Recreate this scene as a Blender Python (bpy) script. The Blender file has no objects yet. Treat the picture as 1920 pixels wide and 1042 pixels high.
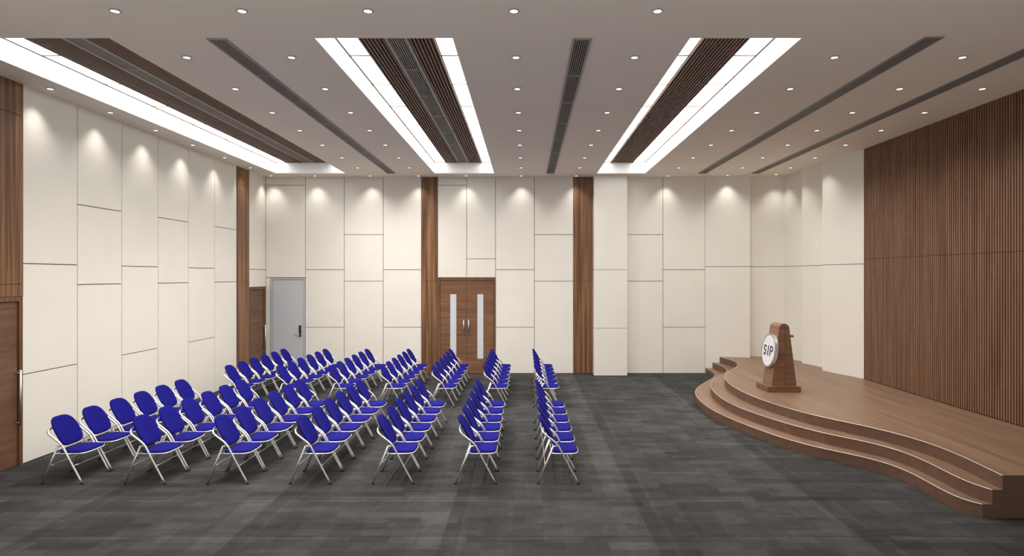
import bpy, bmesh, math, random
from mathutils import Vector, Matrix

random.seed(7)
SC = bpy.context.scene
COL = SC.collection
PI = math.pi

# ------------------------------------------------------------------ camera
F = 1140.0                    # focal length in pixels of the 1920 x 1042 frame
EYE = 2.6                     # eye height
cam_data = bpy.data.cameras.new('camera')
cam = bpy.data.objects.new('camera', cam_data)
COL.objects.link(cam)
cam.location = (0, 0, EYE)
cam.rotation_euler = (PI / 2, 0, 0)
cam_data.sensor_fit = 'HORIZONTAL'
cam_data.sensor_width = 36.0
cam_data.lens = 36.0 * F / 1920.0
cam_data.shift_x = -26.0 / 1920.0
cam_data.shift_y = -3.0 / 1920.0
cam_data.clip_start = 0.05
SC.camera = cam

# ------------------------------------------------------------------ world, exposure
world = bpy.data.worlds.new('world')
SC.world = world
world.use_nodes = True
bg = world.node_tree.nodes['Background']
bg.inputs[0].default_value = (1.0, 0.97, 0.93, 1)
bg.inputs[1].default_value = 0.65
SC.view_settings.view_transform = 'Standard'
SC.view_settings.look = 'None'
SC.view_settings.exposure = 0.15
SC.view_settings.gamma = 1.0
SC.view_settings.use_curve_mapping = False
SC.cycles.use_denoising = True
SC.cycles.max_bounces = 10
SC.cycles.diffuse_bounces = 8
SC.cycles.sample_clamp_indirect = 6.0
PANEL_POWER = 5.6            # luminous ceiling panels
SPOT_POWER = 31.0             # downlights close to a wall
WIDE_POWER = 68.0             # downlights over the open floor
SPOT_COLOR = (1.0, 0.95, 0.88)

# ------------------------------------------------------------------ dimensions
ZC = 5.257                    # ceiling
XL = -6.97                    # left wall face
XR = 7.06                     # slatted wall face
YB = F * EYE / 182.0          # back wall face, 16.286
Y0 = 3.6                      # the hall is modelled from here on; added world fill light enters through the open side
ZS = (0.15, 0.305, 0.46)      # stage steps


def bx(px):                   # back wall: picture column to x
    return (px - 986.0) * EYE / 182.0


def ly(px):                   # left wall: picture column to y
    return -XL * F / (986.0 - px)


# ------------------------------------------------------------------ materials
def new_mat(name, color, rough=0.6, metal=0.0, spec=0.5):
    m = bpy.data.materials.new(name)
    m.use_nodes = True
    b = m.node_tree.nodes['Principled BSDF']
    b.inputs['Base Color'].default_value = (*color, 1)
    b.inputs['Roughness'].default_value = rough
    b.inputs['Metallic'].default_value = metal
    b.inputs['Specular IOR Level'].default_value = spec
    return m


def nodes_of(m):
    nt = m.node_tree
    return nt, nt.nodes, nt.links, nt.nodes['Principled BSDF']


def add_mottle(m, color, amount=0.06, scale=3.0, bump=0.0, bump_scale=200.0):
    nt, n, l, b = nodes_of(m)
    tc = n.new('ShaderNodeTexCoord')
    nz = n.new('ShaderNodeTexNoise')
    nz.inputs['Scale'].default_value = scale
    nz.inputs['Detail'].default_value = 4
    l.new(tc.outputs['Object'], nz.inputs['Vector'])
    cr = n.new('ShaderNodeValToRGB')
    cr.color_ramp.elements[0].position = 0.3
    cr.color_ramp.elements[1].position = 0.7
    cr.color_ramp.elements[0].color = (*[c * (1 - amount) for c in color], 1)
    cr.color_ramp.elements[1].color = (*[min(1, c * (1 + amount)) for c in color], 1)
    l.new(nz.outputs['Fac'], cr.inputs['Fac'])
    l.new(cr.outputs['Color'], b.inputs['Base Color'])
    if bump:
        n2 = n.new('ShaderNodeTexNoise')
        n2.inputs['Scale'].default_value = bump_scale
        l.new(tc.outputs['Object'], n2.inputs['Vector'])
        bp = n.new('ShaderNodeBump')
        bp.inputs['Strength'].default_value = bump
        bp.inputs['Distance'].default_value = 0.002
        l.new(n2.outputs['Fac'], bp.inputs['Height'])
        l.new(bp.outputs['Normal'], b.inputs['Normal'])
    return m


def wood(name, dark, light, axis='Z', across=22.0, along=0.5, rough=0.45, contrast=1.0, dark2=None):
    """walnut veneer: noise stretched along the grain"""
    m = new_mat(name, light, rough, 0, 0.35)
    nt, n, l, b = nodes_of(m)
    tc = n.new('ShaderNodeTexCoord')
    mp = n.new('ShaderNodeMapping')
    s = [across, across, across]
    s['XYZ'.index(axis)] = along
    mp.inputs['Scale'].default_value = s
    l.new(tc.outputs['Object'], mp.inputs['Vector'])
    nz = n.new('ShaderNodeTexNoise')
    nz.inputs['Scale'].default_value = 1.0
    nz.inputs['Detail'].default_value = 5
    nz.inputs['Roughness'].default_value = 0.6
    nz.inputs['Distortion'].default_value = 0.4
    l.new(mp.outputs['Vector'], nz.inputs['Vector'])
    cr = n.new('ShaderNodeValToRGB')
    e = cr.color_ramp.elements
    e[0].position = 0.5 - 0.2 / contrast
    e[1].position = 0.5 + 0.2 / contrast
    e[0].color = (*dark, 1)
    e[1].color = (*light, 1)
    l.new(nz.outputs['Fac'], cr.inputs['Fac'])
    mp2 = n.new('ShaderNodeMapping')
    s2 = [across * 7] * 3
    s2['XYZ'.index(axis)] = along * 4
    mp2.inputs['Scale'].default_value = s2
    l.new(tc.outputs['Object'], mp2.inputs['Vector'])
    n2 = n.new('ShaderNodeTexNoise')
    n2.inputs['Scale'].default_value = 1.0
    n2.inputs['Detail'].default_value = 2
    l.new(mp2.outputs['Vector'], n2.inputs['Vector'])
    mx = n.new('ShaderNodeMixRGB')
    mx.blend_type = 'MULTIPLY'
    mx.inputs['Fac'].default_value = 0.35
    l.new(cr.outputs['Color'], mx.inputs['Color1'])
    l.new(n2.outputs['Fac'], mx.inputs['Color2'])
    l.new(mx.outputs['Color'], b.inputs['Base Color'])
    return m


def emission(name, color, strength):
    m = bpy.data.materials.new(name)
    m.use_nodes = True
    nt = m.node_tree
    nt.nodes.remove(nt.nodes['Principled BSDF'])
    e = nt.nodes.new('ShaderNodeEmission')
    e.inputs[0].default_value = (*color, 1)
    e.inputs[1].default_value = strength
    nt.links.new(e.outputs[0], nt.nodes['Material Output'].inputs['Surface'])
    return m


def carpet():
    base = (0.0445, 0.0442, 0.044)
    m = new_mat('carpet_tiles', base, 0.95, 0, 0.15)
    nt, n, l, b = nodes_of(m)
    tc = n.new('ShaderNodeTexCoord')
    PX, PY_ = 2.09, 1.005          # repeat of the woven print
    mp = n.new('ShaderNodeMapping')
    mp.inputs['Location'].default_value = (-1.255 / PX + 10, -7.077 / PY_ + 10, 0)
    mp.inputs['Scale'].default_value = (1 / PX, 1 / PY_, 1)
    l.new(tc.outputs['Object'], mp.inputs['Vector'])
    fr = n.new('ShaderNodeVectorMath')
    fr.operation = 'FRACTION'
    l.new(mp.outputs['Vector'], fr.inputs[0])
    sp = n.new('ShaderNodeSeparateXYZ')
    l.new(fr.outputs[0], sp.inputs[0])

    def ramp(src, stops, interp='CONSTANT'):
        r = n.new('ShaderNodeValToRGB')
        r.color_ramp.interpolation = interp
        e = r.color_ramp.elements
        while len(e) < len(stops):
            e.new(0.5)
        for q, (p, c) in zip(e, stops):
            q.position = p
            q.color = (c, c, c, 1)
        l.new(src, r.inputs['Fac'])
        return r.outputs['Color']

    def bricks(src, loc, w, h, rot, lo, hi, off=0.37):
        q = n.new('ShaderNodeMapping')
        q.inputs['Location'].default_value = loc
        q.inputs['Rotation'].default_value = (0, 0, rot)
        l.new(src, q.inputs['Vector'])
        t = n.new('ShaderNodeTexBrick')
        t.inputs['Scale'].default_value = 1.0
        t.inputs['Mortar Size'].default_value = 0.0
        t.inputs['Brick Width'].default_value = w
        t.inputs['Row Height'].default_value = h
        t.inputs['Color1'].default_value = (lo, lo, lo, 1)
        t.inputs['Color2'].default_value = (hi, hi, hi, 1)
        t.offset = off
        t.squash = 0.62
        t.squash_frequency = 3
        l.new(q.outputs['Vector'], t.inputs['Vector'])
        return t.outputs['Color']

    def mul(x, y, fac=1.0):
        k = n.new('ShaderNodeMixRGB')
        k.blend_type = 'MULTIPLY'
        if isinstance(fac, float):
            k.inputs['Fac'].default_value = fac
        else:
            l.new(fac, k.inputs['Fac'])
        l.new(x, k.inputs['Color1'])
        l.new(y, k.inputs['Color2'])
        return k.outputs['Color']
    strip = ramp(sp.outputs[0], [(0.0, 0.80), (0.075, 0.98), (0.105, 0.86), (0.26, 0.95), (0.58, 1.02), (0.85, 1.17)])
    seam = ramp(sp.outputs[1], [(0.0, 0.72), (0.016, 0.92), (0.12, 1.0), (0.94, 1.15)])
    o = tc.outputs['Object']
    a = bricks(o, (0.2, 0.1, 0), 0.62, 0.155, 0, 0.76, 1.24)
    c = bricks(o, (0.31, 0.13, 0), 0.75, 0.31, PI / 2, 0.84, 1.15, 0.23)
    d = bricks(fr.outputs[0], (0.11, 0.47, 0), 0.31, 0.20, 0, 0.86, 1.12)
    e = bricks(o, (0.07, 0.61, 0), 0.31, 0.067, 0, 0.93, 1.06)
    pat = mul(mul(mul(mul(a, c), d), e), mul(strip, seam))
    # ribbed pile in some of the patches
    wv = n.new('ShaderNodeTexWave')
    wv.wave_type = 'BANDS'
    wv.bands_direction = 'X'
    wv.inputs['Scale'].default_value = 13.0
    wv.inputs['Distortion'].default_value = 0.5
    wv.inputs['Detail'].default_value = 2
    l.new(o, wv.inputs['Vector'])
    mask = bricks(o, (0.5, 0.3, 0), 0.5, 0.42, PI / 2, 0.05, 1.0, 0.4)
    pat = mul(pat, ramp(wv.outputs['Fac'], [(0.0, 0.85), (1.0, 1.10)], 'LINEAR'), mask)
    nz = n.new('ShaderNodeTexNoise')
    nz.inputs['Scale'].default_value = 9.0
    nz.inputs['Detail'].default_value = 6
    l.new(o, nz.inputs['Vector'])
    pat = mul(pat, ramp(nz.outputs['Fac'], [(0.3, 0.9), (0.7, 1.1)], 'LINEAR'))
    rgb = n.new('ShaderNodeRGB')
    rgb.outputs[0].default_value = (*base, 1)
    l.new(mul(rgb.outputs[0], pat), b.inputs['Base Color'])
    fz = n.new('ShaderNodeTexNoise')
    fz.inputs['Scale'].default_value = 160.0
    l.new(o, fz.inputs['Vector'])
    bp = n.new('ShaderNodeBump')
    bp.inputs['Strength'].default_value = 0.4
    bp.inputs['Distance'].default_value = 0.004
    l.new(fz.outputs['Fac'], bp.inputs['Height'])
    l.new(bp.outputs['Normal'], b.inputs['Normal'])
    return m


M = {}
M['cream'] = add_mottle(new_mat('cream_wall_panel', (0.79, 0.762, 0.70), 0.6, 0, 0.3), (0.79, 0.762, 0.70), 0.02, 1.5)
M['joint'] = new_mat('panel_joint', (0.10, 0.075, 0.055), 0.8)
M['ceiling'] = add_mottle(new_mat('ceiling_paint', (0.85, 0.785, 0.71), 0.85, 0, 0.2), (0.85, 0.785, 0.71), 0.012, 1.0)
M['lining'] = new_mat('white_lining', (0.92, 0.92, 0.92), 0.7, 0, 0.2)
M['carpet'] = carpet()
M['walnut'] = wood('walnut_column', (0.10, 0.042, 0.018), (0.36, 0.185, 0.09), 'Z', 16.0, 0.35, 0.4, 1.3)
M['door_h'] = wood('walnut_door', (0.125, 0.063, 0.036), (0.245, 0.132, 0.077), 'Y', 10.0, 0.9, 0.42, 1.0)
M['door_hx'] = wood('walnut_door_cross', (0.15, 0.068, 0.034), (0.31, 0.155, 0.082), 'X', 10.0, 0.7, 0.42, 1.0)
M['door_dark'] = wood('walnut_frame', (0.11, 0.05, 0.026), (0.24, 0.118, 0.06), 'Z', 22.0, 0.6, 0.42)
M['slat'] = wood('walnut_slat', (0.19, 0.095, 0.055), (0.36, 0.20, 0.125), 'Z', 14.0, 0.5, 0.5)
M['groove'] = new_mat('slat_groove', (0.04, 0.016, 0.009), 0.7)
M['ceil_slat'] = wood('dark_ceiling_slat', (0.14, 0.075, 0.05), (0.25, 0.145, 0.10), 'Y', 20.0, 0.4, 0.55)
M['ceil_back'] = new_mat('slat_backing', (0.012, 0.007, 0.005), 0.9)
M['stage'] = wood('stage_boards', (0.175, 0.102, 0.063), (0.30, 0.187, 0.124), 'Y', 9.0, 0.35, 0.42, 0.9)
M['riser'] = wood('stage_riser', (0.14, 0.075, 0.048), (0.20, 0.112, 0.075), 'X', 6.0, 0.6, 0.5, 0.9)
M['lectern'] = wood('lectern_wood', (0.22, 0.115, 0.065), (0.35, 0.20, 0.12), 'Y', 14.0, 0.8, 0.42)
M['lectern_x'] = wood('lectern_side_wood', (0.15, 0.073, 0.040), (0.28, 0.145, 0.082), 'X', 16.0, 0.8, 0.42)
M['nosing'] = new_mat('steel_nosing', (0.72, 0.64, 0.57), 0.45, 0.6)
M['chrome'] = new_mat('silver_tube', (0.88, 0.86, 0.83), 0.27, 0.78)
M['steel'] = new_mat('brushed_steel', (0.62, 0.61, 0.60), 0.35, 0.9)
M['rubber'] = new_mat('black_rubber', (0.012, 0.012, 0.012), 0.7)
M['blue'] = add_mottle(new_mat('blue_fabric', (0.006, 0.005, 0.16), 0.9, 0, 0.12), (0.006, 0.005, 0.16), 0.08, 6.0, 0.15, 700)
M['grey_door'] = new_mat('grey_paint', (0.52, 0.54, 0.58), 0.5)
M['grey_frame'] = new_mat('grey_frame_paint', (0.44, 0.46, 0.50), 0.5)
M['vent'] = new_mat('grey_vent_metal', (0.30, 0.28, 0.265), 0.5, 0.2)
M['vent_dark'] = new_mat('vent_dark', (0.012, 0.012, 0.012), 0.9)
M['white'] = new_mat('white_plastic', (0.82, 0.82, 0.83), 0.4)
M['rim'] = new_mat('polished_rim', (0.85, 0.85, 0.87), 0.22, 0.8)
M['navy'] = new_mat('navy_print', (0.02, 0.022, 0.10), 0.5)
M['glass'] = new_mat('frosted_glass', (0.62, 0.65, 0.70), 0.35)
M['black'] = new_mat('black_lock', (0.015, 0.015, 0.017), 0.35)
M['panel'] = emission('luminous_panel', (1.0, 0.975, 0.94), PANEL_POWER)
M['tan'] = new_mat('panel_seam', (0.50, 0.30, 0.17), 0.6)
M['lens'] = emission('downlight_lens', (1.0, 0.95, 0.88), 3.0)
M['ring'] = new_mat('shaded_downlight_ring', (0.32, 0.30, 0.29), 0.5)  # white trim ring; its grey stands in for shadow at the recessed edge


# ------------------------------------------------------------------ mesh helpers
def add_box(bm, x0, x1, y0, y1, z0, z1, mat=0):
    vs = [bm.verts.new(p) for p in ((x0, y0, z0), (x1, y0, z0), (x1, y1, z0), (x0, y1, z0),
                                    (x0, y0, z1), (x1, y0, z1), (x1, y1, z1), (x0, y1, z1))]
    for f in ((0, 3, 2, 1), (4, 5, 6, 7), (0, 1, 5, 4), (1, 2, 6, 5), (2, 3, 7, 6), (3, 0, 4, 7)):
        fc = bm.faces.new([vs[i] for i in f])
        fc.material_index = mat


def add_prism(bm, pts, z0, z1, mat=0, side_mat=None):
    lo = [bm.verts.new((p[0], p[1], z0)) for p in pts]
    hi = [bm.verts.new((p[0], p[1], z1)) for p in pts]
    n = len(pts)
    f = bm.faces.new(hi)
    f.material_index = mat
    f = bm.faces.new(list(reversed(lo)))
    f.material_index = mat
    for i in range(n):
        j = (i + 1) % n
        f = bm.faces.new((lo[i], lo[j], hi[j], hi[i]))
        f.material_index = mat if side_mat is None else side_mat


def catmull(pts, sub=6, closed=False):
    P = [Vector(p) for p in pts]
    n = len(P)
    out = []
    rng = range(n) if closed else range(n - 1)
    for i in rng:
        p1, p2 = P[i], P[(i + 1) % n]
        p0 = P[i - 1] if (closed or i > 0) else p1 * 2 - p2
        p3 = P[(i + 2) % n] if (closed or i + 2 < n) else p2 * 2 - p1
        for k in range(sub):
            t = k / sub
            out.append(0.5 * ((2 * p1) + (p2 - p0) * t + (2 * p0 - 5 * p1 + 4 * p2 - p3) * t * t
                              + (3 * p1 - p0 - 3 * p2 + p3) * t ** 3))
    if not closed:
        out.append(P[-1])
    return out


def add_tube(bm, pts, r, seg=10, closed=False, cap=True):
    P = [Vector(p) for p in pts]
    n = len(P)
    tang = []
    for i in range(n):
        a = P[i - 1] if (i > 0 or closed) else P[i]
        b = P[(i + 1) % n] if (i < n - 1 or closed) else P[i]
        tang.append((b - a).normalized())
    ref = Vector((0, 0, 1)) if abs(tang[0].z) < 0.9 else Vector((1, 0, 0))
    nrm = (ref - tang[0] * ref.dot(tang[0])).normalized()
    rings = []
    for i in range(n):
        nrm = (nrm - tang[i] * nrm.dot(tang[i])).normalized()
        bn = tang[i].cross(nrm)
        rings.append([bm.verts.new(P[i] + (nrm * math.cos(2 * PI * k / seg) + bn * math.sin(2 * PI * k / seg)) * r)
                      for k in range(seg)])
    m = n if closed else n - 1
    for i in range(m):
        a, b = rings[i], rings[(i + 1) % n]
        for k in range(seg):
            f = bm.faces.new((a[k], a[(k + 1) % seg], b[(k + 1) % seg], b[k]))
            f.smooth = True
    if cap and not closed:
        bm.faces.new(list(reversed(rings[0])))
        bm.faces.new(rings[-1])


def add_disc(bm, c, u, v, w, r, t, seg=48, mat=0, rim_mat=None):
    """solid disc; u, v span the face, w is the outward normal; spans from 0 to t along w"""
    lo = [bm.verts.new(c + (u * math.cos(2 * PI * k / seg) + v * math.sin(2 * PI * k / seg)) * r) for k in range(seg)]
    hi = [bm.verts.new(p.co + w * t) for p in lo]
    bm.faces.new(hi).material_index = mat
    bm.faces.new(list(reversed(lo))).material_index = mat
    for k in range(seg):
        j = (k + 1) % seg
        bm.faces.new((lo[k], lo[j], hi[j], hi[k])).material_index = mat if rim_mat is None else rim_mat


def add_annulus(bm, c, u, v, w, r0, r1, t, seg=48):
    R = []
    for rr, hh in ((r0, 0), (r1, 0), (r1, t), (r0, t)):
        R.append([bm.verts.new(c + (u * math.cos(2 * PI * k / seg) + v * math.sin(2 * PI * k / seg)) * rr + w * hh)
                  for k in range(seg)])
    for q in range(4):
        a, b = R[q], R[(q + 1) % 4]
        for k in range(seg):
            j = (k + 1) % seg
            bm.faces.new((a[k], a[j], b[j], b[k]))


def mesh_obj(name, bm, mats, parent=None, loc=(0, 0, 0), bevel=0.0):
    bmesh.ops.recalc_face_normals(bm, faces=bm.faces)
    me = bpy.data.meshes.new(name)
    bm.to_mesh(me)
    bm.free()
    for m in (mats if isinstance(mats, (list, tuple)) else [mats]):
        me.materials.append(m)
    o = bpy.data.objects.new(name, me)
    COL.objects.link(o)
    o.location = loc
    if parent is not None:
        o.parent = parent
    if bevel:
        b = o.modifiers.new('edge', 'BEVEL')
        b.width = bevel
        b.segments = 2
        b.limit_method = 'ANGLE'
    return o


def box_obj(name, dims, mats, parent=None, bevel=0.0):
    bm = bmesh.new()
    add_box(bm, *dims)
    return mesh_obj(name, bm, mats, parent, bevel=bevel)


def tag(o, label, cat, group=None, kind=None):
    o['label'] = label
    o['category'] = cat
    if group:
        o['group'] = group
    if kind:
        o['kind'] = kind
    return o


def thing(name, loc, label, cat, group=None, kind=None):
    o = bpy.data.objects.new(name, None)
    COL.objects.link(o)
    o.location = loc
    o.empty_display_size = 0.1
    return tag(o, label, cat, group, kind)


def copy_tree(o, parent=None):
    c = o.copy()
    COL.objects.link(c)
    if parent is not None:
        c.parent = parent
    for ch in list(o.children):
        copy_tree(ch, c)
    return c


ORD = ['first', 'second', 'third', 'fourth', 'fifth', 'sixth', 'seventh', 'eighth', 'ninth', 'tenth']

# ------------------------------------------------------------------ floor, ceiling
tag(box_obj('floor', (-7.4, 7.4, Y0 - 0.2, YB + 0.6, -0.1, 0.0), M['carpet']),
    'dark grey patterned carpet tile floor of the hall', 'floor', kind='structure')

TY0, TY1 = F * 2.657 / 446.5, F * 2.657 / 193.3      # near and far end of the ceiling troughs
T1 = (-6.46, -4.65)
T2 = (-2.36, -0.815)
T3 = (1.83, 3.08)
TZ = ZC + 0.285
bm = bmesh.new()
xs = [-7.4, T1[0], T1[1], T2[0], T2[1], T3[0], T3[1], 7.4]
ys = [Y0 - 0.2, TY0, TY1, YB + 0.6]
for i in range(7):
    for j in range(3):
        hole = j == 1 and i in (1, 3, 5)
        add_box(bm, xs[i], xs[i + 1], ys[j], ys[j + 1], ZC if not hole else TZ + 0.03, TZ + 0.1)
tag(mesh_obj('ceiling', bm, M['ceiling']), 'plain pale ceiling with three long rectangular recesses', 'ceiling', kind='structure')

# ------------------------------------------------------------------ walls
G = 0.007     # half width of a panel joint
PT = 0.02     # panel thickness


def panels(bm, axis, face, sgn, a0, a1, zs):
    """stacked panels between a0 and a1 with joints at zs; face = coordinate of the visible face"""
    for z0, z1 in zip(zs[:-1], zs[1:]):
        lo = z0 + (0.012 if z0 == 0 else G)
        hi = z1 if z1 == ZC else z1 - G
        f0, f1 = sorted((face, face + sgn * PT))
        if axis == 'x':
            add_box(bm, a0 + G, a1 - G, f0, f1, lo, hi, 0)
        else:
            add_box(bm, f0, f1, a0 + G, a1 - G, lo, hi, 0)


A, B_, C_, D_, E_, LINT = 1.24, 2.472, 2.779, 3.72, 5.043, 2.57
DTOP = 2.32
# left wall
bm = bmesh.new()
add_box(bm, XL - 0.3, XL - PT, Y0, YB + 0.3, 0, ZC, 1)
lj = [ly(p) for p in (42, 145, 228.5, 296.5, 353.5, 402.5, 443.5)]
for k in range(6):
    panels(bm, 'y', XL, -1, lj[k], lj[k + 1], [0, A, C_, ZC] if k % 2 == 0 else [0, B_, D_, ZC])
panels(bm, 'y', XL, -1, ly(466.5), YB, [DTOP + 0.005, C_, ZC])
panels(bm, 'y', XL, -1, Y0, 6.72, [0, A, C_, ZC])
tag(mesh_obj('wall_left', bm, [M['cream'], M['joint']]), 'left wall of cream panels with thin dark staggered joints', 'wall', kind='structure')

# back wall, straight part
bm = bmesh.new()
add_box(bm, XL - 0.3, bx(1322), YB + PT, YB + 0.3, 0, ZC, 1)


def bp(p0, p1, zs):
    panels(bm, 'x', YB, 1, p0 if p0 < 100 and p0 > -100 else bx(p0), bx(p1), zs)


bp(498, 572.5, [LINT, E_, ZC])
panels(bm, 'x', YB, 1, XL, bx(507), [0, LINT])
bp(572.5, 645.5, [0, A, C_, ZC])
bp(645.5, 718.5, [0, B_, D_, ZC])
bp(718.5, 790, [0, A, C_, ZC])
bp(820.7, 875, [LINT, E_, ZC])
bp(875, 929, [LINT, 3.07, ZC])
bp(929, 1002, [0, A, C_, ZC])
bp(1002, 1075, [0, B_, D_, ZC])
bp(1113, 1243, [0, B_, D_, ZC])
bp(1243, 1322, [0, A, C_, ZC])
# angled part behind the stage
SEG = [(bx(1322), YB), (5.91, 16.03), (6.02, 16.29), (6.82, 16.06), (6.953, 15.31), (6.82, 15.02),
       (6.978, 14.31), (6.743, 13.83), (XR + 0.01, 12.72)]
for k in range(len(SEG) - 1):
    a, b = Vector((*SEG[k], 0)), Vector((*SEG[k + 1], 0))
    d = (b - a).normalized()
    nrm = Vector((-d.y, d.x, 0))            # away from the room
    for z0, z1, o0, o1, mi in ((0.0, 2.855, 0, 0.05, 0), (2.867, ZC, 0, 0.05, 0), (0.0, ZC, 0.015, 0.12, 1)):
        q = [a + nrm * o0, b + nrm * o0, b + nrm * o1, a + nrm * o1]
        if mi == 1:
            q = [p + d * s * 0.005 for p, s in zip(q, (1, -1, -1, 1))]
        add_prism(bm, [(p.x, p.y) for p in q], z0, z1, mi)
add_prism(bm, [(4.6, YB + 0.3), (7.4, YB + 0.3), (7.4, YB + 0.5), (4.6, YB + 0.5)], 0, ZC, 1)
tag(mesh_obj('wall_back', bm, [M['cream'], M['joint']]), 'back wall of cream panels, stepping forward behind the stage', 'wall', kind='structure')

# right wall: vertical walnut slats above the stage
bm = bmesh.new()
add_box(bm, XR + 0.026, XR + 0.3, Y0, 12.72, 0, ZC, 1)
y = 12.70
while y > 3.0:
    for z0, z1 in ((0.47, 2.956), (2.964, ZC)):
        add_box(bm, XR, XR + 0.026, y - 0.027, y, z0, z1, 0)
    y -= 0.0515
tag(mesh_obj('wall_right', bm, [M['slat'], M['groove']]), 'right wall of vertical brown wooden slats above the stage', 'wall', kind='structure')

# pillar
bm = bmesh.new()
PY = F * EYE / 185.5
px0, px1 = 1.794, 2.663
add_box(bm, px0 + 0.006, px1 - 0.006, PY + 0.006, YB, 0, ZC, 1)
for z0, z1 in ((0.0, 1.235), (1.245, 2.77), (2.78, ZC)):
    add_box(bm, px0, px1, PY, YB, z0, z1, 0)
tag(mesh_obj('trim_4', bm, [M['cream'], M['joint']]), 'cream pillar standing out from the back wall beside right wood column', 'pillar', kind='structure')


# walnut columns
def walnut_col_back(name, p0, p1, label):
    bm = bmesh.new()
    add_box(bm, bx(p0) + 0.004, bx(p1) - 0.004, YB + 0.004, YB + PT, 0, ZC, 1)
    for z0, z1 in ((0.012, B_ - 0.004), (B_ + 0.004, 4.906), (4.912, ZC)):
        add_box(bm, bx(p0), bx(p1), YB - 0.012, YB + PT, z0, z1, 0)
    return tag(mesh_obj(name, bm, [M['walnut'], M['joint']]), label, 'wood column', kind='structure')


walnut_col_back('trim_1', 790, 820.5, 'walnut wood column left of the double door')
walnut_col_back('trim_2', 1075, 1111.5, 'walnut wood column beside the cream pillar')
bm = bmesh.new()
add_box(bm, XL - PT, XL - 0.004, ly(443.5) + 0.004, ly(466.5) - 0.004, 0, ZC, 1)
for z0, z1 in ((0.012, B_ - 0.004), (B_ + 0.004, 4.85), (4.858, ZC)):
    add_box(bm, XL - PT, XL + 0.012, ly(443.5), ly(466.5), z0, z1, 0)
tag(mesh_obj('trim_3', bm, [M['walnut'], M['joint']]), 'walnut wood column near the far end of the left wall', 'wood column', kind='structure')
bm = bmesh.new()
WY0, WY1 = 6.72, ly(42)
add_box(bm, XL - PT, XL - 0.004, WY0, WY1 - 0.004, DTOP, ZC, 1)
for z0, z1 in ((DTOP + 0.006, 2.49), (2.497, 4.812), (4.82, ZC)):
    add_box(bm, XL - PT, XL + 0.012, WY0, WY1, z0, z1, 0)
tag(mesh_obj('trim_5', bm, [M['walnut'], M['joint']]), 'walnut wood panelling above the near left door', 'wood panelling', kind='structure')


# ------------------------------------------------------------------ doors
def rod(bm, a, b, r, seg=12):
    add_tube(bm, [a, b], r, seg)


def pull_handle_left(parent, y, z0, z1, x_wall):
    bm = bmesh.new()
    rod(bm, (x_wall + 0.07, y, z0), (x_wall + 0.07, y, z1), 0.016)
    for z in (z0 + 0.04, z1 - 0.04):
        rod(bm, (x_wall, y, z), (x_wall + 0.07, y, z), 0.010)
    return mesh_obj('handle', bm, M['steel'], parent)


def left_door(name, y0, y1, label, hy, jamb_near=True):
    t = thing(name, (XL, (y0 + y1) / 2, 0), label, 'door', kind='structure')
    off = Vector(t.location)

    def put(o):
        o.location = -off
        return o
    bm = bmesh.new()
    fw = 0.06
    xa, xb = XL - PT, XL + 0.012
    add_box(bm, xa, xb, y1 - fw, y1, 0, DTOP)
    add_box(bm, xa, xb, y0, y0 + fw, 0, DTOP)
    add_box(bm, xa, xb, y0 + fw, y1 - fw, DTOP - fw, DTOP)
    put(mesh_obj('door_frame', bm, M['door_dark'], t))
    lf = put(box_obj('door_leaf', (XL - PT, XL - 0.012, y0 + fw + 0.004, y1 - fw - 0.004, 0.008, DTOP - fw - 0.004), M['door_h'], t))
    h = pull_handle_left(lf, hy, 0.56, 1.32, XL - 0.012)
    return t


left_door('door_1', 6.74, ly(41.3), 'brown wooden door with long steel pull handle at the near left edge', 8.315)
left_door('door_2', ly(466.8), ly(497) - 0.0, 'brown wooden door near the back left corner', ly(493.5))

# grey door on the back wall
t = thing('door_3', (bx(540), YB, 0), 'plain grey door with black lock in the back left corner', 'door', kind='structure')
off = Vector(t.location)
bm = bmesh.new()
gx0, gx1, gi0, gi1 = bx(507.3), bx(572.2), bx(512), bx(569.3)
add_box(bm, gx0, gi0, YB - 0.02, YB + PT, 0, LINT - 0.01)
add_box(bm, gi1, gx1, YB - 0.02, YB + PT, 0, LINT - 0.01)
add_box(bm, gi0, gi1, YB - 0.02, YB + PT, LINT - 0.05, LINT - 0.01)
mesh_obj('door_frame', bm, M['grey_frame'], t, -off)
lf = box_obj('door_leaf', (gi0 + 0.004, gi1 - 0.004, YB - 0.004, YB + PT, 0.01, LINT - 0.054), M['grey_door'], t)
lf.location = -off
bm = bmesh.new()
lx, lz = bx(563), 2.6 - (620 - 518) * EYE / 182
add_box(bm, lx - 0.03, lx + 0.03, YB - 0.03, YB - 0.004, lz - 0.15, lz + 0.15)
lk = mesh_obj('lock_plate', bm, M['black'], lf, bevel=0.006)
bm = bmesh.new()
add_tube(bm, [(lx, YB - 0.03, lz - 0.1), (lx, YB - 0.065, lz - 0.1), (lx - 0.02, YB - 0.07, lz - 0.1), (lx - 0.14, YB - 0.07, lz - 0.1)], 0.010, 10)
mesh_obj('lever_handle', bm, M['steel'], lf)

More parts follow.
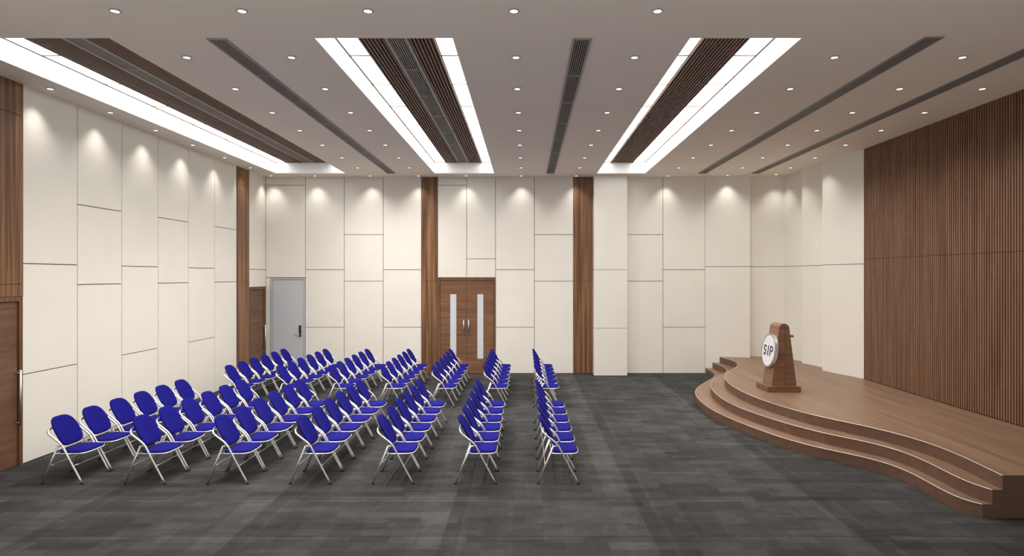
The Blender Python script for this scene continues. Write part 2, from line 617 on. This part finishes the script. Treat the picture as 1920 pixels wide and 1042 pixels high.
# double door on the back wall
t = thing('door_4', (bx(875), YB, 0), 'brown wooden double door with two tall frosted glass strips', 'door', kind='structure')
off = Vector(t.location)
bm = bmesh.new()
dx0, dx1, di0, di1, dm = bx(820.9), bx(928.8), bx(825.3), bx(925.9), bx(874.8)
add_box(bm, dx0, di0, YB - 0.02, YB + PT, 0, LINT - 0.005)
add_box(bm, di1, dx1, YB - 0.02, YB + PT, 0, LINT - 0.005)
add_box(bm, di0, di1, YB - 0.02, YB + PT, LINT - 0.075, LINT - 0.005)
mesh_obj('door_frame', bm, M['door_dark'], t, -off)
gz0, gz1 = 2.6 - (672.2 - 518) * EYE / 182, 2.6 - (550.8 - 518) * EYE / 182
for (a, b, g0, g1, hx) in ((di0 + 0.004, dm - 0.003, bx(844), bx(855.6), bx(869.8)),
                           (dm + 0.003, di1 - 0.004, bx(894.8), bx(906.3), bx(879))):
    bm = bmesh.new()
    y0, y1, zt = YB - 0.002, YB + PT, LINT - 0.079
    add_box(bm, a, g0, y0, y1, 0.01, zt)
    add_box(bm, g1, b, y0, y1, 0.01, zt)
    add_box(bm, g0, g1, y0, y1, 0.01, gz0)
    add_box(bm, g0, g1, y0, y1, gz1, zt)
    lf = mesh_obj('door_leaf', bm, M['door_hx'], t, -off)
    box_obj('glass_strip', (g0, g1, YB + 0.006, YB + 0.012, gz0, gz1), M['glass'], lf)
    bm = bmesh.new()
    rod(bm, (hx, YB - 0.06, 1.055), (hx, YB - 0.06, 1.445), 0.014)
    for z in (1.09, 1.41):
        rod(bm, (hx, YB - 0.002, z), (hx, YB - 0.06, z), 0.009)
    mesh_obj('handle', bm, M['steel'], lf)


# ------------------------------------------------------------------ ceiling troughs
def trough(x0, x1, layout, label):
    """layout: list of (kind, width) from x0 to x1"""
    t = thing('ceiling_light_trough', ((x0 + x1) / 2, (TY0 + TY1) / 2, TZ), label, 'ceiling light')
    off = Vector(t.location)

    def add(name, bm, mats):
        return mesh_obj(name, bm, mats, t, -off)
    bm = bmesh.new()
    e = 0.028
    for dims in ((x0, x0 + e, TY0, TY1), (x1 - e, x1, TY0, TY1), (x0 + e, x1 - e, TY0, TY0 + e), (x0 + e, x1 - e, TY1 - e, TY1)):
        add_box(bm, *dims, TZ - 0.004, TZ + 0.03)
    add('edge_trim', bm, M['door_dark'])
    bm = bmesh.new()
    q = 0.004
    for dims in ((x0, x0 + q, TY0, TY1), (x1 - q, x1, TY0, TY1), (x0 + q, x1 - q, TY0, TY0 + q), (x0 + q, x1 - q, TY1 - q, TY1)):
        add_box(bm, *dims, ZC + 0.001, TZ - 0.005)
    add('side_lining', bm, M['lining'])
    ya, yb = TY0 + e, TY1 - e
    pitch = 1.24
    joints = [ya] + [F * 2.942 / (518 - q) for q in (103.9, 157.8, 199.2, 232.9, 261.3, 283.5, 301.5)]
    joints = [ya] + [j for j in joints[1:] if ya + 0.1 < j < yb - 0.1] + [yb]
    x = x0
    for kind, w in layout:
        a, b = max(x, x0 + e), min(x + w, x1 - e)
        if kind == 'light':
            for j0, j1 in zip(joints[:-1], joints[1:]):
                bm = bmesh.new()
                add_box(bm, a, b, j0 + (0.022 if j0 > ya else 0), j1 - (0.022 if j1 < yb else 0), TZ, TZ + 0.01)
                add('light_panel', bm, M['panel'])
            bm = bmesh.new()
            for j in joints[1:-1]:
                add_box(bm, a, b, j - 0.022, j + 0.022, TZ - 0.003, TZ + 0.012)
            add('seam_strip', bm, M['tan'])
        elif kind == 'slats':
            bm = bmesh.new()
            add_box(bm, a, b, ya, yb, TZ - 0.004, TZ + 0.03, 1)
            n = max(3, round((b - a) / 0.046))
            p = (b - a) / n
            for k in range(n):
                add_box(bm, a + p * (k + 0.25), a + p * (k + 0.75), ya, yb, TZ - 0.026, TZ - 0.004, 0)
            add('slat_panel', bm, [M['ceil_slat'], M['ceil_back']])
        else:
            bm = bmesh.new()
            add_box(bm, a, b, ya, yb, TZ - 0.006, TZ + 0.03, 1)
            add_box(bm, a, a + 0.035, ya, yb, TZ - 0.03, TZ - 0.006, 0)
            add_box(bm, b - 0.035, b, ya, yb, TZ - 0.03, TZ - 0.006, 0)
            n = 7
            p = (b - a - 0.07) / n
            for k in range(n):
                add_box(bm, a + 0.035 + p * (k + 0.3), a + 0.035 + p * (k + 0.7), ya, yb, TZ - 0.022, TZ - 0.006, 0)
            for q in range(7):
                yy = 7.35 + q * 1.24
                add_box(bm, a + 0.035, b - 0.035, yy - 0.012, yy + 0.012, TZ - 0.027, TZ - 0.022, 0)
            add('grille', bm, [M['vent'], M['vent_dark']])
        x += w
    return t


trough(*T1, [('light', 0.29), ('slats', 0.485), ('grille', 0.28), ('slats', 0.465), ('light', 0.29)],
       'left recessed light trough with wooden slats and grey grille')
trough(*T2, [('light', 0.286), ('slats', 0.335), ('grille', 0.285), ('slats', 0.335), ('light', 0.304)],
       'middle recessed light trough with wooden slats and grey grille')
trough(*T3, [('light', 0.334), ('slats', 0.60), ('light', 0.316)],
       'right recessed light trough with wooden slats between two light strips')


# ------------------------------------------------------------------ linear vents
def vent(x0, x1, y0, y1, label):
    t = thing('ceiling_vent', ((x0 + x1) / 2, (y0 + y1) / 2, ZC), label, 'air vent', 'long linear ceiling vents')
    off = Vector(t.location)
    z0, z1 = ZC - 0.012, ZC - 0.0005
    e = 0.028
    bm = bmesh.new()
    for d in ((x0, x0 + e, y0, y1), (x1 - e, x1, y0, y1), (x0 + e, x1 - e, y0, y0 + e), (x0 + e, x1 - e, y1 - e, y1)):
        add_box(bm, *d, z0, z1)
    mesh_obj('frame', bm, M['vent'], t, -off)
    bm = bmesh.new()
    add_box(bm, x0 + e, x1 - e, y0 + e, y1 - e, ZC - 0.003, z1)
    mesh_obj('backing', bm, M['vent_dark'], t, -off)
    n = 6
    p = (x1 - x0 - 2 * e) / (n + 0.5)
    bm = bmesh.new()
    for k in range(n):
        a = x0 + e + p * (k + 0.55)
        add_box(bm, a, a + p * 0.4, y0 + e, y1 - e, z0 + 0.001, ZC - 0.003)
    yy = 8.03
    while yy < y1 - 0.2:
        add_box(bm, x0 + e, x1 - e, yy - 0.012, yy + 0.012, z0, ZC - 0.003)
        yy += 1.25
    mesh_obj('blades', bm, M['vent'], t, -off)


vent(-3.57, -3.35, TY0, TY1, 'grey linear ceiling vent between the left and middle light troughs')
vent(0.525, 0.738, TY0, TY1, 'grey linear ceiling vent between the middle and right light troughs')
vent(4.425, 4.64, TY0 - 0.05, TY1, 'grey linear ceiling vent just right of the right light trough')
vent(5.80, 6.01, TY0 - 0.05, TY1, 'grey linear ceiling vent nearest the slatted wall')

# ------------------------------------------------------------------ downlights
spot_data = bpy.data.lights.new('downlight_beam', 'SPOT')
spot_data.energy = SPOT_POWER
spot_data.color = SPOT_COLOR
spot_data.spot_size = math.radians(92)
spot_data.spot_blend = 1.0
spot_data.shadow_soft_size = 0.035
wide_data = spot_data.copy()
wide_data.energy = WIDE_POWER
wide_data.spot_size = math.radians(155)
wide_data.spot_blend = 1.0
left_data = wide_data.copy()
left_data.energy = WIDE_POWER * 2.0
bm = bmesh.new()
U, V, W = Vector((1, 0, 0)), Vector((0, 1, 0)), Vector((0, 0, -1))
add_annulus(bm, Vector((0, 0, 0)), U, V, W, 0.042, 0.052, 0.010, 28)
dl = thing('ceiling_downlight', (0, 0, ZC), 'x', 'downlight', 'round ceiling downlights')
ring0 = mesh_obj('trim_ring', bm, M['ring'], dl)
bm = bmesh.new()
add_disc(bm, Vector((0, 0, 0)), U, V, W, 0.042, 0.004, 28)
lens0 = mesh_obj('lens', bm, M['lens'], dl)
so = bpy.data.objects.new('beam', spot_data)
COL.objects.link(so)
so.location = (0, 0, -0.02)
so.parent = dl
RY = [F * 2.657 / (518 - q) for q in (20, 107, 166, 210.5, 244, 271.5, 295, 314, 329.2)]
COLS = [(-6.73, 'beside the left wall'), (-5.57, 'beyond the left light trough'), (-4.11, 'just right of left light trough'),
        (-2.84, 'just left of middle light trough'), (-1.58, 'in line with the middle light trough'),
        (-0.12, 'just right of middle light trough'), (1.317, 'just left of right light trough'),
        (3.74, 'just right of right light trough'), (5.29, 'between the two right vents'), (6.46, 'beside the slatted wall')]
first = True
for c, (x, ph) in enumerate(COLS):
    for k in range(9):
        if c in (1, 4) and k not in ((0, 8) if c == 4 else (8,)):
            continue
        if k == 0 and c in (0, 7, 8, 9):
            continue
        if k == 1 and c in (0, 9):
            continue
        xx, yy = x, RY[k]
        if c == 9 and k == 8:
            xx, yy = 6.51, F * 2.657 / 191.5
        if c == 8 and k == 8:
            yy = F * 2.657 / 190
        if c == 6 and k == 8:
            xx = 1.33
        o = dl if first else copy_tree(dl)
        first = False
        o.location = (xx, yy, ZC)
        for ch in o.children:
            if ch.type == 'LIGHT':
                ch.data = spot_data if (k == 8 or c in (0, 9)) else (left_data if c in (2, 3) else wide_data)
        row = 'nearest the back wall' if k == 8 else ('frontmost, near the top edge' if k == 0 else ORD[8 - k] + ' from the back wall')
        if c == 4:
            row = 'at its near end' if k == 0 else 'at its far end'
        if c == 1:
            row = 'above the grey door'
        o['label'] = 'round downlight ' + ph + ', ' + row

# ------------------------------------------------------------------ stage
TOP = [(1353.2, 670.2), (1366, 672.2), (1376.7, 675.2), (1384.8, 679.6), (1387.5, 683), (1384.8, 687), (1376.7, 690.8),
       (1366, 695), (1359.2, 699.8), (1356.2, 704.5), (1357.2, 709.2), (1362, 715.9), (1371.3, 724.6), (1387.5, 734),
       (1414.3, 745), (1440, 753.5), (1470.7, 763), (1501.4, 772.2), (1532.1, 779.9), (1562.8, 786.3), (1593.6, 792.2),
       (1624.3, 798.4), (1660, 806.2), (1702.2, 817), (1744.5, 829.6), (1778.3, 842.3), (1807.8, 856), (1839.5, 870.8),
       (1878.6, 890.5)]
MID = [(1338.4, 680.3), (1352.5, 684.3), (1362, 688.4), (1368, 693.1), (1366, 697), (1358, 700.5), (1347.2, 703.8),
       (1336.4, 709.8), (1331, 715.2), (1329.4, 720.6), (1331.7, 727.3), (1337.8, 735.4), (1347.2, 743.4), (1360.6, 752.8),
       (1380.7, 762.9), (1400.9, 770.5), (1440, 782.6), (1470.7, 792.2), (1501.4, 801.4), (1532.1, 809), (1562.8, 815.5),
       (1593.6, 821.3), (1624.3, 827.3), (1660, 835), (1691.7, 844.4), (1723.4, 857.1), (1748.7, 869.8), (1769.8, 881.4),
       (1790.9, 893), (1812, 902.5), (1835.3, 911), (1861.7, 918.3)]
LOW = [(1325.7, 691), (1337.8, 695.7), (1347, 701.1), (1344, 706), (1335, 710), (1320.3, 715.9), (1306.9, 724.6),
       (1302.2, 730), (1301.2, 734.7), (1302.8, 740.7), (1309.6, 750.1), (1320.3, 759.5), (1333.7, 769), (1353.9, 779),
       (1395.2, 795.3), (1440, 812.1), (1470.7, 822.1), (1501.4, 830.9), (1532.1, 838.2), (1562.8, 844.7), (1593.6, 850.8),
       (1624.3, 856.9), (1660, 865), (1691.7, 876.1), (1719.1, 889.8), (1744.5, 905.7), (1769.8, 921.5), (1795.2, 933.1),
       (1816.3, 939.9), (1843.7, 945.8)]
YCUT = F * EYE / 453.1


def outline(px, z):
    pts = []
    for u, v in px:
        d = (EYE - z) / (v - 518.0)
        pts.append(Vector(((u - 986.0) * d, F * d, 0)))
    # light smoothing of the measured points
    for _ in range(3):
        pts = [pts[0]] + [pts[i] * 0.5 + (pts[i - 1] + pts[i + 1]) * 0.25 for i in range(1, len(pts) - 1)] + [pts[-1]]
    pts[-1].y = YCUT
    wall_y = YB - (pts[0].x - SEG[0][0]) * (YB - SEG[1][1]) / (SEG[1][0] - SEG[0][0]) if pts[0].x > SEG[0][0] else YB
    pts[0].y = wall_y - 0.003
    return catmull(pts, 6)


WALLPTS = [Vector((5.91, 16.029, 0)), Vector((6.021, 16.289, 0)), Vector((6.819, 16.058, 0)), Vector((6.952, 15.310, 0)),
           Vector((6.819, 15.020, 0)), Vector((6.977, 14.310, 0)), Vector((6.742, 13.829, 0)), Vector((XR - 0.002, 12.715, 0))]
st = thing('stage', (6.0, 10.0, 0), 'curved brown wooden stage with three steps along the slatted wall', 'stage')
off = Vector(st.location)
zb = 0.0
for nm, px, z in (('step', LOW, ZS[0]), ('step', MID, ZS[1]), ('platform', TOP, ZS[2])):
    oc = outline(px, z)
    poly = oc + [Vector((XR - 0.004, YCUT, 0))] + list(reversed(WALLPTS))
    bm = bmesh.new()
    # the tread is a 20 mm board over a set-back riser
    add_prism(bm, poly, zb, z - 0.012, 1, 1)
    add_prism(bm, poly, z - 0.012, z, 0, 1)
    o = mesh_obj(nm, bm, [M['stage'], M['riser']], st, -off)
    bm = bmesh.new()
    add_tube(bm, [(p.x, p.y, z - 0.002) for p in oc[1:]], 0.005, 8)
    mesh_obj('nosing', bm, M['nosing'], o)
    zb = z

# ------------------------------------------------------------------ lectern
LZ = ZS[2]
lx0, lx1 = 4.458, 5.077
ly0, ly1 = 11.99, 12.60        # = 11.22 .. 11.79 scaled to this focal length below
ly0 = F * 2.14 / 217.5
ly1 = F * 2.14 / 207.3
lec = thing('lectern', ((lx0 + lx1) / 2, (ly0 + ly1) / 2, LZ + 0.001), 'tapered wooden lectern with round white emblem standing on the stage', 'lectern')
cx, cy = (lx0 + lx1) / 2, (ly0 + ly1) / 2
bm = bmesh.new()
add_box(bm, lx0 - cx, lx1 - cx, ly0 - cy, ly1 - cy, 0, 0.105)
mesh_obj('plinth', bm, M['lectern_x'], lec, bevel=0.004)
# side profile in x (front is -x) and z
hb, ht = 0.105, 1.262
f_bot, f_top, r_bot, r_top = 4.563 - cx, 4.700 - cx, 5.030 - cx, 4.896 - cx
hw = (ly1 - ly0) / 2 - 0.065
rr = 0.095
shell = [(f_bot, hb)]
for k in range(0, 13):
    a = PI - (PI * k / 12)
    mx = (f_top + r_top) / 2
    shell.append((mx + (r_top - f_top) / 2 * math.cos(a), ht - rr + rr * math.sin(a)))
shell.append((r_bot, hb))
# bent sheet wrapping front, top and back
th = 0.022


def inset(pts, d):
    out = []
    n = len(pts)
    for i, p in enumerate(pts):
        a = Vector(pts[max(0, i - 1)])
        b = Vector(pts[min(n - 1, i + 1)])
        t = (b - a).normalized()
        out.append((p[0] + t.y * d, p[1] - t.x * d))
    return out


inner = inset(shell, th)
bm = bmesh.new()
prev = None
rows = []
for (po, pi) in zip(shell, inner):
    sw = hw - 0.03
    rows.append([bm.verts.new((po[0], -sw, po[1])), bm.verts.new((po[0], sw, po[1])),
                 bm.verts.new((pi[0], sw, max(pi[1], hb))), bm.verts.new((pi[0], -sw, max(pi[1], hb)))])
for a, b in zip(rows[:-1], rows[1:]):
    for q in range(4):
        bm.faces.new((a[q], a[(q + 1) % 4], b[(q + 1) % 4], b[q]))
bm.faces.new(rows[0])
bm.faces.new(rows[-1])
mesh_obj('bent_shell', bm, M['lectern'], lec)
# side panels: two halves, the rear one set back a little
mid = (f_top + r_top) / 2 + 0.003
for s in (-1, 1):
    for half in (0, 1):
        pts = [p for p in shell if (p[0] <= mid if half == 0 else p[0] >= mid)]
        pts = [(x, max(z, hb)) for x, z in pts]
        topz = ht
        if half == 0:
            pts = pts + [(mid, topz), (mid, hb)]
        else:
            pts = [(mid, hb), (mid, topz)] + pts
        inset_y = 0.0 if half == 0 else 0.014
        bm = bmesh.new()
        va = [bm.verts.new((x, s * (hw - inset_y), z)) for x, z in pts]
        vb = [bm.verts.new((x, s * (hw - 0.0299), z)) for x, z in pts]
        bm.faces.new(va)
        bm.faces.new(vb)
        for i in range(len(pts)):
            j = (i + 1) % len(pts)
            bm.faces.new((va[i], va[j], vb[j], vb[i]))
        mesh_obj('side_panel', bm, M['lectern_x'], lec)
bm = bmesh.new()
sz = 1.485 - LZ
add_box(bm, r_top + 0.03, 4.985 - cx, -hw + 0.03, hw - 0.03, sz - 0.018, sz + 0.018)
mesh_obj('book_rest', bm, M['lectern_x'], lec, bevel=0.003)

# emblem disc on the front slope
ang = math.atan2(f_top - f_bot, (ht - rr) - hb)
vv = Vector((math.sin(ang), 0, math.cos(ang)))          # up the slope
uu = Vector((0, -1, 0))                                  # reading direction seen from the seats
ww = Vector((-math.cos(ang), 0, math.sin(ang)))          # outward
zc = 1.195 - LZ
c0 = Vector((f_bot + (f_top - f_bot) * (zc - hb) / (ht - rr - hb), 0, zc)) + ww * 0.004
R = 0.312
bm = bmesh.new()
add_disc(bm, c0, uu, vv, ww, R, 0.060, 64, 0, 1)
em = mesh_obj('emblem', bm, [M['white'], M['rim']], lec)
bm = bmesh.new()
add_annulus(bm, c0 + ww * 0.0605, uu, vv, ww, R - 0.018, R - 0.007, 0.003, 64)
mesh_obj('ring', bm, M['navy'], em)


def ribbon(bm, path, w, base, t):
    P = [Vector((p[0], p[1], 0)) for p in path]
    n = len(P)
    L = []
    for i in range(n):
        a, b = P[max(0, i - 1)], P[min(n - 1, i + 1)]
        d = (b - a).normalized()
        nn = Vector((-d.y, d.x, 0)) * w / 2
        q = []
        for s, hgt in ((1, 0), (-1, 0), (-1, t), (1, t)):
            e = P[i] + nn * s
            q.append(bm.verts.new(base + uu * e.x + vv * e.y + ww * hgt))
        L.append(q)
    for a, b in zip(L[:-1], L[1:]):
        for k in range(4):
            bm.faces.new((a[k], a[(k + 1) % 4], b[(k + 1) % 4], b[k]))
    bm.faces.new(L[0])
    bm.faces.new(L[-1])


def arc(cx_, cy_, rx, ry, a0, a1, n=10):
    return [(cx_ + rx * math.cos(math.radians(a0 + (a1 - a0) * k / n)), cy_ + ry * math.sin(math.radians(a0 + (a1 - a0) * k / n)))
            for k in range(n + 1)]


H, WL, SW = 0.195, 0.125, 0.027
base = c0 + ww * 0.0605
rx, ry = (WL - SW) / 2, (H - SW) / 4
sx = -0.145
bm = bmesh.new()
top_c, bot_c = ry, -ry
path = arc(sx, top_c, rx, ry, 15, 270, 16)[:-1] + arc(sx, bot_c, rx, ry, 90, -165, 16)
ribbon(bm, path, SW, base, 0.006)
mesh_obj('letter', bm, M['navy'], em)
bm = bmesh.new()
ribbon(bm, [(0.0, -H / 2), (0.0, H / 2)], SW, base, 0.006)
mesh_obj('letter', bm, M['navy'], em)
bm = bmesh.new()
pxs = 0.085
ribbon(bm, [(pxs + SW / 2, -H / 2), (pxs + SW / 2, H / 2)], SW, base, 0.006)
bowl_y = H / 2 - SW / 2
bh = 0.085
ribbon(bm, [(pxs + SW / 2, bowl_y)] + arc(pxs + 0.075, bowl_y - bh / 2, 0.042, bh / 2, 90, -90, 12) + [(pxs + SW / 2, bowl_y - bh)], SW * 0.95, base, 0.0061)
mesh_obj('letter', bm, M['navy'], em)


# ------------------------------------------------------------------ chairs
def sup(a, b, n, N=40):
    out = []
    for k in range(N):
        t = 2 * PI * k / N
        c, s = math.cos(t), math.sin(t)
        out.append((a * math.copysign(abs(c) ** (2 / n), c), b * math.copysign(abs(s) ** (2 / n), s)))
    return out


def pad(bm, outl, layers, fn):
    """rings of the outline scaled by layers (scale, height), capped both ends; fn maps (u, v, h) to a point"""
    rings = []
    for sc, h in layers:
        rings.append([bm.verts.new(fn(u * sc, v * sc, h)) for u, v in outl])
    n = len(outl)
    for a, b in zip(rings[:-1], rings[1:]):
        for k in range(n):
            f = bm.faces.new((a[k], a[(k + 1) % n], b[(k + 1) % n], b[k]))
            f.smooth = True
    for ring, sc_h in ((rings[0], layers[0]), (rings[-1], layers[-1])):
        c = bm.verts.new(fn(0, 0, sc_h[1]))
        for k in range(n):
            f = bm.faces.new((ring[k], ring[(k + 1) % n], c))
            f.smooth = True


PADL = [(0.5, 0.0), (0.9, 0.0), (0.975, 0.004), (1.0, 0.012), (0.985, 0.020), (0.93, 0.026), (0.8, 0.029), (0.5, 0.031)]


def make_chair():
    t = thing('folding_chair', (0, 0, 0), 'x', 'chair', 'blue folding chairs set in rows')
    # seat
    so_c = [p for p in sup(0.167, 0.216, 4.0) if p[0] >= 0] + [p for p in sup(0.167, 0.216, 8.0) if p[0] < 0]
    so_c.sort(key=lambda p: math.atan2(p[1], p[0]))
    bm = bmesh.new()
    pad(bm, so_c, PADL, lambda u, v, h: Vector((0.092 + u, v, 0.378 + h + 0.05 * u * 0)))
    seat = mesh_obj('seat', bm, M['blue'], t)
    bm = bmesh.new()
    add_tube(bm, [(0.092 + u * 1.01, v * 1.01, 0.373) for u, v in so_c], 0.009, 8, closed=True)
    for s in (-1, 1):
        add_tube(bm, [(0.058, s * 0.214, 0.372), (0.058, s * 0.247, 0.372)], 0.008, 8)
        add_tube(bm, [(-0.06, s * 0.185, 0.374), (-0.098, s * 0.24, 0.374)], 0.006, 8)
    mesh_obj('seat_rim', bm, M['chrome'], t)
    # backrest: reclined oval pad, gently wrapped round the sitter
    rec = math.atan2(0.19, 0.35)
    up = Vector((-math.sin(rec), 0, math.cos(rec)))
    fw = Vector((math.cos(rec), 0, math.sin(rec)))
    cen = Vector((-0.143, 0, 0.622))
    bo = []
    for u, v in sorted([p for p in sup(0.205, 0.205, 3.2) if p[1] >= 0] + [p for p in sup(0.205, 0.205, 4.6) if p[1] < 0], key=lambda p: math.atan2(p[1], p[0])):
        bo.append((u * (1.0 - 0.12 * max(0, v / 0.205) - 0.05 * max(0, -v / 0.205)), v))
    bm = bmesh.new()
    pad(bm, bo, PADL, lambda u, v, h: cen + Vector((0, 1, 0)) * u + up * v + fw * (h - 0.012 + 0.045 * (u / 0.2) ** 2 * 0.6))
    mesh_obj('backrest', bm, M['blue'], t)
    # upper frame: arms that bend and run round behind the backrest
    half = [(-0.003, 0.245, 0.487), (-0.030, 0.245, 0.518), (-0.068, 0.245, 0.549), (-0.115, 0.245, 0.585), (-0.154, 0.245, 0.616),
            (-0.174, 0.240, 0.636), (-0.187, 0.226, 0.652), (-0.196, 0.198, 0.668), (-0.203, 0.13, 0.680)]
    pts = half + [(-0.206, 0.0, 0.684)] + [(x, -y_, z) for x, y_, z in reversed(half)]
    bm = bmesh.new()
    add_tube(bm, catmull(pts, 4), 0.0125, 10)
    mesh_obj('back_frame', bm, M['chrome'], t)
    for s in (-1, 1):
        # front leg
        bm = bmesh.new()
        p = catmull([(0.254, s * 0.245, 0.012), (0.14, s * 0.245, 0.225), (0.034, s * 0.245, 0.425), (0.014, s * 0.245, 0.463), (-0.003, s * 0.245, 0.487)], 4)
        add_tube(bm, p, 0.0125, 10)
        lg = mesh_obj('leg', bm, M['chrome'], t)
        bm = bmesh.new()
        add_tube(bm, [(0.261, s * 0.245, 0.0), (0.250, s * 0.245, 0.022)], 0.0155, 10)
        mesh_obj('foot', bm, M['rubber'], lg)
        # rear leg
        bm = bmesh.new()
        add_tube(bm, [(-0.249, s * 0.237, 0.012), (-0.056, s * 0.237, 0.478)], 0.0125, 10)
        add_tube(bm, [(-0.060, s * 0.237, 0.470), (-0.015, s * 0.243, 0.476)], 0.009, 8)
        lg = mesh_obj('leg', bm, M['chrome'], t)
        bm = bmesh.new()
        add_tube(bm, [(-0.254, s * 0.237, 0.0), (-0.245, s * 0.237, 0.022)], 0.0145, 10)
        mesh_obj('foot', bm, M['rubber'], lg)
    for (x, z, r) in ((-0.160, 0.225, 0.0055), (0.140, 0.225, 0.0055), (-0.060, 0.462, 0.009)):
        bm = bmesh.new()
        add_tube(bm, [(x, -0.24, z), (x, 0.24, z)], r, 8)
        mesh_obj('crossbar', bm, M['chrome'], t)
    return t


chair = make_chair()
ROWN = ['row nearest the stage', 'second row from the stage', 'third row from the stage', 'middle row, fourth from the stage',
        'third row from the left wall', 'second row from the left wall', 'last row by the left wall']
first = True
for blk, (y0, pitch) in enumerate(((7.61 + 0.245, 0.542), (12.06 + 0.245, 0.551))):
    for r in range(7):
        for k in range(6):
            o = chair if first else copy_tree(chair)
            first = False
            o.location = (0.402 - 1.035 * r, y0 + pitch * k, 0)
            if k == 0:
                pos = 'nearest seat to viewer'
            elif k == 5:
                pos = 'seat farthest from viewer'
            else:
                pos = ORD[k] + ' seat from viewer'
            o['label'] = 'blue folding chair, %s block, %s, %s' % ('near' if blk == 0 else 'far', ROWN[r], pos)
